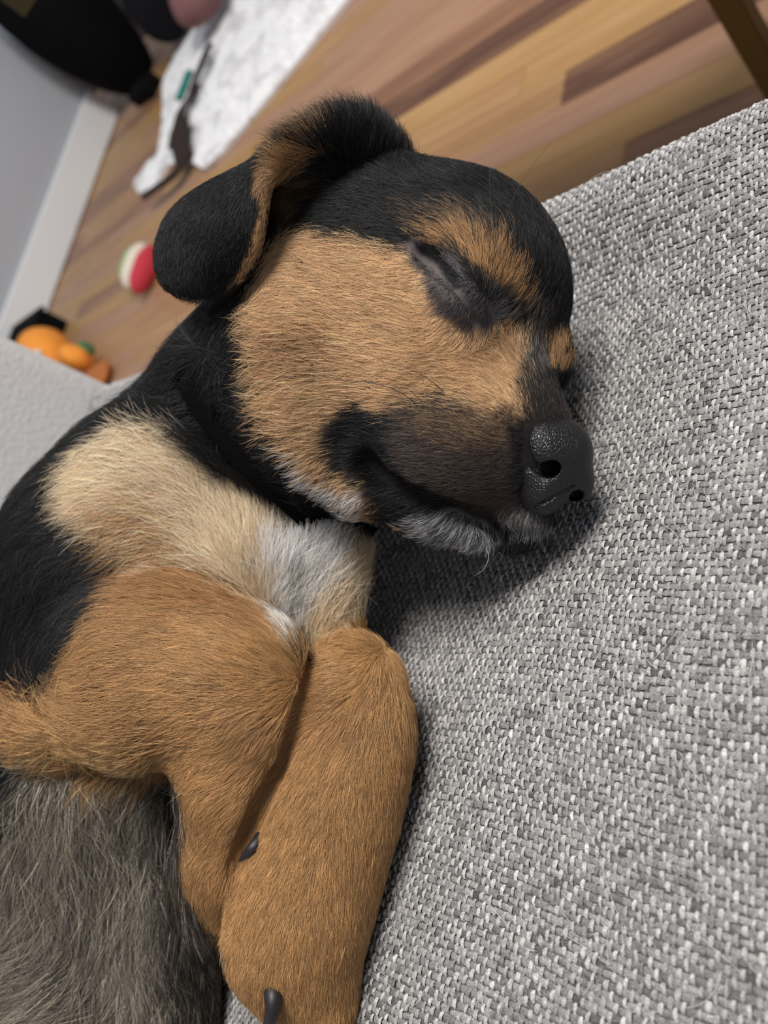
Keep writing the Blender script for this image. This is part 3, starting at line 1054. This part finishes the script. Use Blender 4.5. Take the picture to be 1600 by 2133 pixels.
belly = sd_poly(x, y, COAT[0][0]) < 30
# direction: image-plane flow laid onto the surface
Dv = np.stack([flow[:, 0], flow[:, 1], np.zeros(len(x))], -1)
Dv /= np.linalg.norm(Dv, axis=1, keepdims=True) + 1e-9
# clump wander
cell = (np.floor(x / 16 + 2.5 * noise3(roots, 500, 8)) * 7919 + np.floor(y / 16 + 2.5 * noise3(roots, 500, 9)) * 104729).astype(np.int64)
u_, inv = np.unique(cell, return_inverse=True)
cr_ = np.random.default_rng(4).normal(0, 1, (len(u_), 3))
long_ = np.clip(L / .010, .35, 1.3)[:, None]
Dv += cr_[inv] * .20 * long_ + rng.normal(0, .09, Dv.shape)
T = Dv - N * np.sum(Dv * N, 1, keepdims=True)
T /= np.linalg.norm(T, axis=1, keepdims=True) + 1e-9
# ear hair stays flat
K = 6
t = np.linspace(0, 1, K)
lift = (.34 + .10 * rng.normal(size=len(x))) * np.where(L > .009, 1.0, .9)
side = np.cross(N, T)
csp = spline([(425, 790), (464, 860), (532, 942), (612, 1020), (692, 1092), (742, 1128)], 60)
cd = np.min([np.hypot(x - q[0], y - q[1]) for q in csp], axis=0)
lift += np.where((cd > 40) & (cd < 100), .55, 0) * np.clip((100 - cd) / 40, 0, 1)
cur = rng.normal(0, .10, len(x))
pts = roots[:, None] + L[:, None, None] * (T[:, None] * t[None, :, None] * .94 + N[:, None] * (lift[:, None] * (t - .62 * t ** 2)[None])[..., None] + side[:, None] * (cur[:, None] * (t ** 2)[None])[..., None])
# keep tips outside the skin
for k in range(1, K):
    d = A.sample(pts[:, k])
    push = np.clip(.00035 * k / K + .0001 - d, 0, .004)
    pts[:, k] += N * push[:, None]
lumj = np.exp(rng.normal(0, .27, len(x)) + (np.random.default_rng(5).normal(0, .13, len(u_)))[inv])
lumj = np.where(belly & ~paw, lumj * np.exp(np.random.default_rng(6).normal(0, .38, len(u_)))[inv] * np.where(rng.random(len(x)) < .22, 1.7, .85), lumj)
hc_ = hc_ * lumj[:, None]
pale = (rng.random(len(x)) < .06) & (hc_[:, 0] < .05)
hc_[pale] = hc_[pale] * 4 + .03
r0 = .000038 + .000018 * np.clip(L / .012, .3, 1.2)
radii = r0[:, None] * (1 - .80 * t[None] ** 1.5)
fur = hair_object('fur', c2w(pts), radii, np.clip(hc_, .002, .95), M['fur'], None)
fur.parent = body
fur['kind'] = 'stuff'
fur['label'] = 'short black, tan and cream puppy fur'

# ------------------------------------------------------------------ nose
ND = .2245
Nf = Field(pc(1050, 840, .205) - .002, pc(1275, 1110, .262) + .002, .00042)
ell_px(Nf, 1163, 946, ND + .003, 71, 74, 64, 20, .003)
ell_px(Nf, 1124, 930, ND - .0005, 34, 46, 42, -8, .006)
chain_px(Nf, [(1094, 895, ND + .004, 12), (1088, 940, ND + .002, 13), (1100, 982, ND + .0005, 13), (1140, 1002, ND - .001, 13)], .002)
ell_px(Nf, 1132, 1018, ND + .004, 50, 56, 50, 12, .004)
ell_px(Nf, 1192, 1000, ND + .006, 43, 48, 46, -35, .004)
cone_px(Nf, (1120, 1000, ND + .008, 40), (1140, 920, ND + .012, 60), .006)
def npath(P, off=0.0): return np.array([pc(a, b, Nf.hit(a, b, ND) + off) for a, b in P])
sl = spline([(1106, 890), (1099, 916), (1101, 945), (1112, 966), (1130, 978), (1148, 977)], 18)
Nf.carve(npath(sl, .0009), np.linspace(.0011, .0019, 18), .0005)
nh = Nf.hit(1152, 966, ND)
Nf.carve([pc(1136, 980, nh - .0004), pc(1146, 977, nh + .003), pc(1152, 973, nh + .008)], [.0022, .0024, .002], .0010)
Nf.carve([pc(1148, 974, nh - .0002), pc(1160, 968, nh + .004), pc(1162, 968, nh + .007)], [.0019, .0022, .0016], .0008)
nh2 = Nf.hit(1200, 1028, ND)
Nf.carve([pc(1206, 1038, nh2 - .001), pc(1196, 1030, nh2 + .006)], [.0024, .0018], .0010)
Nf.carve(npath(spline([(1195, 1012), (1150, 1038), (1098, 1064)], 10), 0), .00045, .0005)
Vn, Qn = Nf.nets()
Vn2 = c2w(Vn)
nose = obj('nose', mesh_np('nose', Vn2, Qn[:, ::-1]), M['nose'], puppy)
nose['label'] = 'moist black pebbled nose'

# ------------------------------------------------------------------ eyelids
def lid(path, r, name, lab):
    P = []
    for (a, b) in spline(path, 26):
        P.append(pc(a, b, A.hit(a, b) + .0003))
    rr = r * np.sin(np.linspace(.25, np.pi - .35, 26)) ** .6
    V, Qd = tube(c2w(np.array(P)), rr, 10)
    o = obj(name, mesh_np(name, V, Qd), M['lid'], puppy)
    o['label'] = lab
    return o


lid([(866, 500), (914, 530), (952, 562), (978, 598), (997, 640), (1004, 674)], .0006, 'upper_eyelid', 'dark upper eyelid, closed')
lid([(858, 520), (893, 556), (926, 592), (952, 622), (974, 652), (987, 676)], .0006, 'lower_eyelid', 'grey lower eyelid, closed')

# ------------------------------------------------------------------ collar
ctr = spline([(425, 790), (464, 860), (532, 942), (612, 1020), (692, 1092), (742, 1128)], 40)
tang = np.gradient(ctr, axis=0); tang /= np.linalg.norm(tang, axis=1, keepdims=True)
nrm = np.stack([-tang[:, 1], tang[:, 0]], -1)
hw = np.interp(np.linspace(0, 1, 40), [0, .4, 1], [58, 50, 44])
rows = []
for i in range(40):
    row = []
    dc = A.hit(*ctr[i])
    for s in np.linspace(-1, 1, 7):
        q = ctr[i] + nrm[i] * hw[i] * s
        d = min(A.hit(q[0], q[1], dc), dc + .006)
        row.append(d)
    row = np.convolve(np.pad(row, 2, mode='edge'), np.ones(5) / 5, 'valid')
    rows.append([pc(*(ctr[i] + nrm[i] * hw[i] * s), row[j] - .0026) for j, s in enumerate(np.linspace(-1, 1, 7))])
rows = np.array(rows)
for it in range(6):
    rows[1:-1] = .5 * rows[1:-1] + .25 * (rows[:-2] + rows[2:])
# strap turns away round the neck at both ends
first = [rows[0] + np.array([-.004 * k, -.009 * k, .006 * k * k]) for k in (3, 2, 1)]
last = [rows[-1] + np.array([.0012 * k, .0006 * k, .006 * k]) for k in (1, 2, 3)]
rows = np.concatenate([first, rows, last])
outer = rows; inner = rows + np.array([0, 0, .0022])
n1, n2 = rows.shape[:2]
V = c2w(np.concatenate([outer.reshape(-1, 3), inner.reshape(-1, 3)]))
ii = np.arange(n1 * n2).reshape(n1, n2); jj = ii + n1 * n2
Qc = [np.stack([ii[:-1, :-1], ii[1:, :-1], ii[1:, 1:], ii[:-1, 1:]], -1).reshape(-1, 4),
      np.stack([jj[:-1, :-1], jj[:-1, 1:], jj[1:, 1:], jj[1:, :-1]], -1).reshape(-1, 4)]
for e1, e2 in ((ii[:, 0], jj[:, 0]), (jj[:, -1], ii[:, -1]), (jj[0], ii[0]), (ii[-1], jj[-1])):
    Qc.append(np.stack([e1[:-1], e2[:-1], e2[1:], e1[1:]], -1))
collar = obj('collar', mesh_np('collar', V, np.vstack(Qc)), M['collar'], puppy)
collar['label'] = 'plain black fabric collar half buried in fur'


# ------------------------------------------------------------------ claws, whiskers
def claw(p, r):
    P = spline([pc(*q) for q in p], 12)
    rr = r * np.clip(np.linspace(1, 0, 12), .02, 1) ** .55
    V, Qd = tube(c2w(P), rr, 10)
    return obj('claw', mesh_np('claw', V, Qd), M['claw'], puppy)


h1 = A.hit(535, 1758)
claw([(545, 1745, h1 + .002), (528, 1765, h1 - .0008), (512, 1780, h1 - .0002), (498, 1795, h1 + .002)], .0022)
h2 = A.hit(566, 2068)
claw([(564, 2040, h2 + .0065), (570, 2075, h2 - .0004), (564, 2120, h2 - .0016), (545, 2170, h2 + .003)], .0034)
h3 = A.hit(690, 2150, .23)
claw([(672, 2150, h3 + .003), (668, 2190, h3 - .001), (655, 2230, h3 + .003)], .0028)


def whisker(P, lift, r=.00009, mat='whisker', end=.0):
    r = r * 1.45
    Q2 = spline([(a, b) for a, b in P], 18)
    d = np.array([A.hit(a, b, -1) for a, b in Q2])
    last = d[0]
    for i in range(18):
        if d[i] < 0: d[i] = last
        last = d[i]
    d = np.clip(d, d[0] - .012, d[0] + .010)
    tt = np.linspace(0, 1, 18)
    d = np.minimum(d, np.interp(tt, [0, 1], [d[0], d[-1]]) + .004) - lift * np.sin(np.pi * np.clip(tt * .8 + .02, 0, 1)) - np.interp(tt, [0, .12, 1], [.0003, .0018, .0022])
    d = np.convolve(np.pad(d, 2, mode='edge'), np.ones(5) / 5, 'valid')
    V, Qd = tube(c2w(np.array([pc(q[0], q[1], dd) for q, dd in zip(Q2, d)])), r * (1 - .75 * tt), 5)
    return obj('whisker', mesh_np('whisker', V, Qd), M[mat], puppy)


whisker([(868, 842), (830, 815), (780, 799), (720, 792), (660, 794), (615, 808), (592, 825)], .004)
whisker([(880, 838), (850, 812), (800, 800), (740, 792)], .003, .00007)
whisker([(925, 815), (885, 785), (840, 765), (790, 755)], .003, .00007)
whisker([(655, 782), (625, 782), (590, 790), (555, 806), (530, 818)], .004, .00008)
whisker([(652, 760), (625, 745), (590, 733), (550, 725)], .003, .00008)
whisker([(632, 548), (610, 530), (585, 515)], .002, .00007)
whisker([(632, 548), (600, 544), (560, 548)], .002, .00007)
whisker([(860, 868), (820, 858), (780, 858), (740, 862)], .003, .00007)
whisker([(1040, 540), (1050, 470), (1075, 400), (1120, 330), (1150, 295)], .006, .00006)
whisker([(1030, 530), (1025, 450), (1020, 380), (1022, 320)], .006, .00005)
whisker([(920, 810), (895, 800), (880, 825)], .002, .00005)
whisker([(755, 1080), (735, 1100), (718, 1120), (708, 1135)], .004, .00008, 'pale_whisker')
whisker([(800, 1090), (790, 1120), (782, 1150), (780, 1180)], .004, .00008, 'pale_whisker')
whisker([(1005, 1140), (1010, 1165), (1000, 1185), (980, 1200)], .003, .00008, 'pale_whisker')
whisker([(1010, 1135), (1018, 1160), (1008, 1185), (988, 1200)], .003, .00006, 'pale_whisker')

# ------------------------------------------------------------------ things beyond the sofa
def blob(name, c, r, mat, parent=None, noise=.0, seed=0, freq=6.0, flat=None, rot=0.0, sub=4):
    bm = bmesh.new()
    bmesh.ops.create_icosphere(bm, subdivisions=sub, radius=1.0)
    rr = np.random.default_rng(seed)
    ks = rr.normal(0, 1, (6, 3)) * freq / 3
    ph = rr.uniform(0, 6.28, 6)
    for v in bm.verts:
        p = np.array(v.co)
        n = 1 + noise * float(np.sum(np.sin(ks @ p + ph))) / 2.5
        q = p * n * np.array(r)
        if flat is not None: q[2] = max(q[2], -flat)
        cs, sn = math.cos(rot), math.sin(rot)
        v.co = Vector((c[0] + q[0] * cs - q[1] * sn, c[1] + q[0] * sn + q[1] * cs, c[2] + q[2]))
    return obj(name, bm_mesh(name, bm), mat, parent)


# white rug: pile of strands on a backing, cut to a ragged outline
rug_px = [(735, 0), (640, 118), (550, 228), (465, 328), (432, 358), (408, 344), (386, 338), (352, 352), (330, 392), (296, 408), (284, 388), (312, 352), (342, 320), (346, 250), (344, 180), (372, 120), (408, 62), (450, 0)]
rug_w = [onz(a, b, 0)[:2] for a, b in rug_px]
rug_w += [np.array([2.75, 1.75]), np.array([2.9, .75]), np.array([1.9, .3])]
rug_w = np.array(rug_w)
rug = empty('shag_rug', (1.7, 1.4, 0))
tag(rug, 'white shaggy rug on the wooden floor', 'rug')
bm = bmesh.new()
vv = [bm.verts.new((p[0], p[1], .001)) for p in rug_w]
fc = bm.faces.new(vv)
ex = bmesh.ops.extrude_face_region(bm, geom=[fc])
for v in ex['geom']:
    if isinstance(v, bmesh.types.BMVert): v.co.z = .012
bmesh.ops.recalc_face_normals(bm, faces=bm.faces)
bmesh.ops.triangulate(bm, faces=bm.faces)
obj('backing', bm_mesh('backing', bm), M['rug'], rug, smooth=False)
lo_, hi_ = rug_w.min(0), rug_w.max(0)
cand = rng.uniform(lo_, hi_, (60000, 2))
ins = sd_poly(cand[:, 0], cand[:, 1], rug_w) < 0
cand = cand[ins]
tn = noise3(np.column_stack([cand, np.zeros(len(cand))]), 26, 31)
td = np.column_stack([np.cos(3 * tn), np.sin(3 * tn)])
tt = np.linspace(0, 1, 4)
rp = np.zeros((len(cand), 4, 3))
LL = rng.uniform(.010, .020, len(cand))
rp[:, :, :2] = cand[:, None] + (td * LL[:, None] * .8)[:, None] * (tt ** 1.3)[None, :, None]
rp[:, :, 2] = .010 + LL[:, None] * .6 * (tt - .45 * tt ** 2)[None]
rc_ = np.full((len(cand), 3), .88) * rng.uniform(.88, 1.08, (len(cand), 1)) * np.array([1, .985, .985])
pile = hair_object('pile', rp, np.full(rp.shape[:2], .0024) * (1 - .5 * tt), np.clip(rc_, 0, .92), M['fur'], None)
pile.parent = rug
pile.matrix_parent_inverse = Matrix.Translation(-Vector(rug.location))
pile['kind'] = 'stuff'


# dark brown ragged strip lying over the rug edge
def ribbon(name, path, half, z, mat, thick=.006, n=40, seed=1, parent=None):
    c = spline([onz(a, b, z)[:2] for a, b in path], n)
    hwid = np.interp(np.linspace(0, 1, n), np.linspace(0, 1, len(half)), half)
    r = np.random.default_rng(seed)
    tg = np.gradient(c, axis=0); tg /= np.linalg.norm(tg, axis=1, keepdims=True)
    nn = np.stack([-tg[:, 1], tg[:, 0]], -1)
    Lf = c + nn * (hwid * r.uniform(.7, 1.25, n))[:, None]
    Rt = c - nn * (hwid * r.uniform(.7, 1.25, n))[:, None]
    zz = z + .006 * np.sin(np.linspace(0, 14, n)) + .004
    top = np.concatenate([np.column_stack([Lf, zz]), np.column_stack([c, zz + .006]), np.column_stack([Rt, zz])])
    bot = top - np.array([0, 0, thick])
    V = np.vstack([top, bot]); m = 3 * n
    Q = []
    for i in range(n - 1):
        for b in (0, n):
            Q.append((b + i, b + i + 1, b + n + i + 1, b + n + i))
            Q.append((m + b + i, m + b + n + i, m + b + n + i + 1, m + b + i + 1))
        Q.append((i, m + i, m + i + 1, i + 1))
        Q.append((2 * n + i, 2 * n + i + 1, m + 2 * n + i + 1, m + 2 * n + i))
    return obj(name, mesh_np(name, V, np.array(Q)), mat, parent)


rag = ribbon('cloth_strip', [(437, 98), (424, 140), (405, 172), (392, 205), (378, 240), (374, 290), (380, 330), (350, 372), (304, 416)],
             [.018, .020, .020, .022, .028, .040, .030, .016, .010], .034, M['rag'])
tag(rag, 'dark brown ragged cloth strip lying across the white rug', 'cloth')
p = onz(384, 178, .045)
bm = bmesh.new(); box(bm, (-.014, -.048, -.009), (.014, .048, .009), .006, 3)
me = bm_mesh('toy_piece', bm)
teal = obj('toy_piece', me, M['teal']); teal.location = p
teal.rotation_euler = (0, 0, math.radians(112))
d0 = onz(396, 148, .045) - onz(374, 205, .045)
teal.rotation_euler = (0, 0, math.atan2(d0[1], d0[0]) - math.pi / 2)
tag(teal, 'small teal plastic piece on the brown cloth strip', 'toy')

# watermelon-coloured plush wedge
w0 = onz(292, 595, 0)
wm = empty('plush_toy', tuple(w0))
tag(wm, 'small red, cream and green plush toy on the floor behind the puppy ear', 'plush toy')
ax_ = onz(305, 500, 0) - onz(272, 590, 0)
ra = math.atan2(ax_[1], ax_[0])
pr_ = onz(300, 560, .03)
for nm, px_, py_, rr_, mt in (('green_rind', 274, 552, (.055, .020, .028), 'leaf_green'), ('cream_rind', 284, 556, (.066, .024, .032), 'cream_plush'), ('red_flesh', 301, 562, (.066, .022, .030), 'red')):
    c0 = onz(px_, py_, .033)
    blob(nm, (c0[0], c0[1], .033), rr_, M[mt], wm, .03, 3, rot=ra)

# orange plush
oc = onz(98, 742, .075)
ot = empty('orange_plush', (oc[0], oc[1], 0))
tag(ot, 'bright orange plush toy with a green tip beside the sofa arm', 'plush toy')
u1 = onz(150, 800, .075) - onz(50, 690, .075)
oa = math.atan2(u1[1], u1[0])
blob('plush_body', (oc[0], oc[1], .080), (.135, .072, .078), M['orange'], ot, .03, 5, rot=oa)
c1 = onz(152, 742, .07)
blob('plush_lobe', (c1[0], c1[1], .06), (.050, .032, .045), M['orange'], ot, .04, 6, rot=oa)
c2 = onz(178, 728, .05)
blob('green_tip', (c2[0], c2[1], .05), (.022, .018, .024), M['green'], ot, .1, 7)
c4 = onz(66, 735, .15)
blob('painted_highlight', (c4[0], c4[1], .135), (.016, .014, .016), M['cream_plush'], ot, .05, 9)  # highlight on the orange toy, built as a pale blob
c3 = onz(196, 797, .02)
rt_ = empty('orange_shade_patch', (c3[0], c3[1], 0))
tag(rt_, 'orange-brown shaded patch lying low between orange toy and sofa', 'plush toy')
blob('plush_body', (c3[0], c3[1], .022), (.06, .07, .020), M['orange_shaded'], rt_, .06, 8)  # shaded orange beside the toy, shade held in colour of a low shape

# black box by the baseboard
k0 = onz(98, 697, .14); k1 = onz(2, 640, .14)
bx = empty('black_box', (.72, 2.5, 0))
tag(bx, 'black box standing against the white baseboard behind orange toy', 'box')
bm = bmesh.new(); box(bm, (.40, 2.38, 0), (1.00, 2.64, .075), .008, 2)
obj('box_body', bm_mesh('box_body', bm), M['black_cloth'], bx, smooth=False)
bm = bmesh.new(); box(bm, (.395, 2.375, .076), (1.005, 2.645, .09), .005, 2)
obj('lid', bm_mesh('lid', bm), M['black_cloth'], bx, smooth=False)
pl = ony(6, 664, 2.374)
bm = bmesh.new(); box(bm, (pl[0] - .10, 2.368, .02), (pl[0] + .02, 2.3745, .068), .002, 1)
M['lilac'] = plain('pale_lilac_card', (.55, .48, .55), .8)
obj('side_label', bm_mesh('side_label', bm), M['lilac'], bx, smooth=False)

# black rounded sack at the end of the wall
b0 = onz(225, 190, 0)
sack = empty('bean_bag', (b0[0], b0[1], 0))
tag(sack, 'large black rounded bag standing at the end of the grey wall', 'bag')
bm = bmesh.new()
bmesh.ops.create_uvsphere(bm, u_segments=48, v_segments=32, radius=1)
for v in bm.verts:
    p_ = v.co.copy()
    prof = 1.0 if p_.z < 0 else 1 - .18 * p_.z ** 2
    th = math.atan2(p_.y, p_.x)
    wr = 1 + .015 * math.sin(7 * th + 4 * p_.z)
    v.co = Vector((p_.x * .17 * prof * wr, p_.y * .135 * prof * wr, max(-.33, p_.z * .36) + .33))
sb = obj('bag_body', bm_mesh('bag_body', bm), M['black_cloth'])
sb.parent = sack
bm = bmesh.new()
vv_, qq_ = tube(spline([(0.06 * math.cos(a), 0.02, .70 + .05 * math.sin(a)) for a in np.linspace(-.3, math.pi + .3, 9)], 20), .008, 8)
hd = obj('handle', mesh_np('handle', vv_, qq_), M['black_cloth'])
hd.parent = sack
sack.location = (2.03, 2.505, 0)

# small black block on the floor and dark heap with a pink cloth
q0 = onz(306, 196, 0)
bm = bmesh.new(); box(bm, (-.075, -.035, 0), (.075, .035, .05), .012, 3)
sh = obj('shoe_block', bm_mesh('small_black_case', bm), M['black_cloth'])
sh.name = 'small_case'
sh.location = (q0[0] - .03, q0[1] - .05, 0)
d1 = onz(350, 160, 0) - onz(275, 215, 0)
sh.rotation_euler = (0, 0, math.atan2(d1[1], d1[0]))
tag(sh, 'small black case on the floor next to the white rug', 'case')
hp = onz(345, 30, .09)
heap = blob('dark_blanket', (hp[0] + .04, hp[1] - .02, .125), (.14, .12, .135), M['heap_cloth'], None, .10, 12, 7.0, flat=.100)
tag(heap, 'dark crumpled blanket heaped at the edge of the white rug', 'blanket')
pk = onz(412, -12, .1)
pinkc = blob('pink_cushion', (pk[0], pk[1], .105), (.10, .09, .07), M['pink'], None, .06, 15, 6.0)
tag(pinkc, 'dusty pink cushion on the rug beside the dark blanket', 'cushion')

# brass-coloured table: leg in front of the floor, corner of the top
lp = onz(1575, 145, 0)
tb = empty('side_table', (.80, .30, 0))
tag(tb, 'narrow brass coloured metal table on the floor in front of the sofa', 'table')
LX, LY = onz(1662, 249, 0)[:2]
bm = bmesh.new(); box(bm, (LX - .011, LY - .011, 0), (LX + .011, LY + .011, .55), .0012, 1)
obj('leg', bm_mesh('leg', bm), M['gold'], tb, smooth=False)
for dx, dy in ((.15, 0), (0, -.55), (.15, -.55)):
    bm = bmesh.new(); box(bm, (LX + dx - .011, LY + dy - .011, 0), (LX + dx + .011, LY + dy + .011, .55), .0012, 1)
    obj('leg', bm_mesh('leg', bm), M['gold'], tb, smooth=False)
bm = bmesh.new(); box(bm, (.61, -.42, .5505), (.82, .793, .60), .0015, 1)
obj('table_top', bm_mesh('table_top', bm), M['gold'], tb, smooth=False)
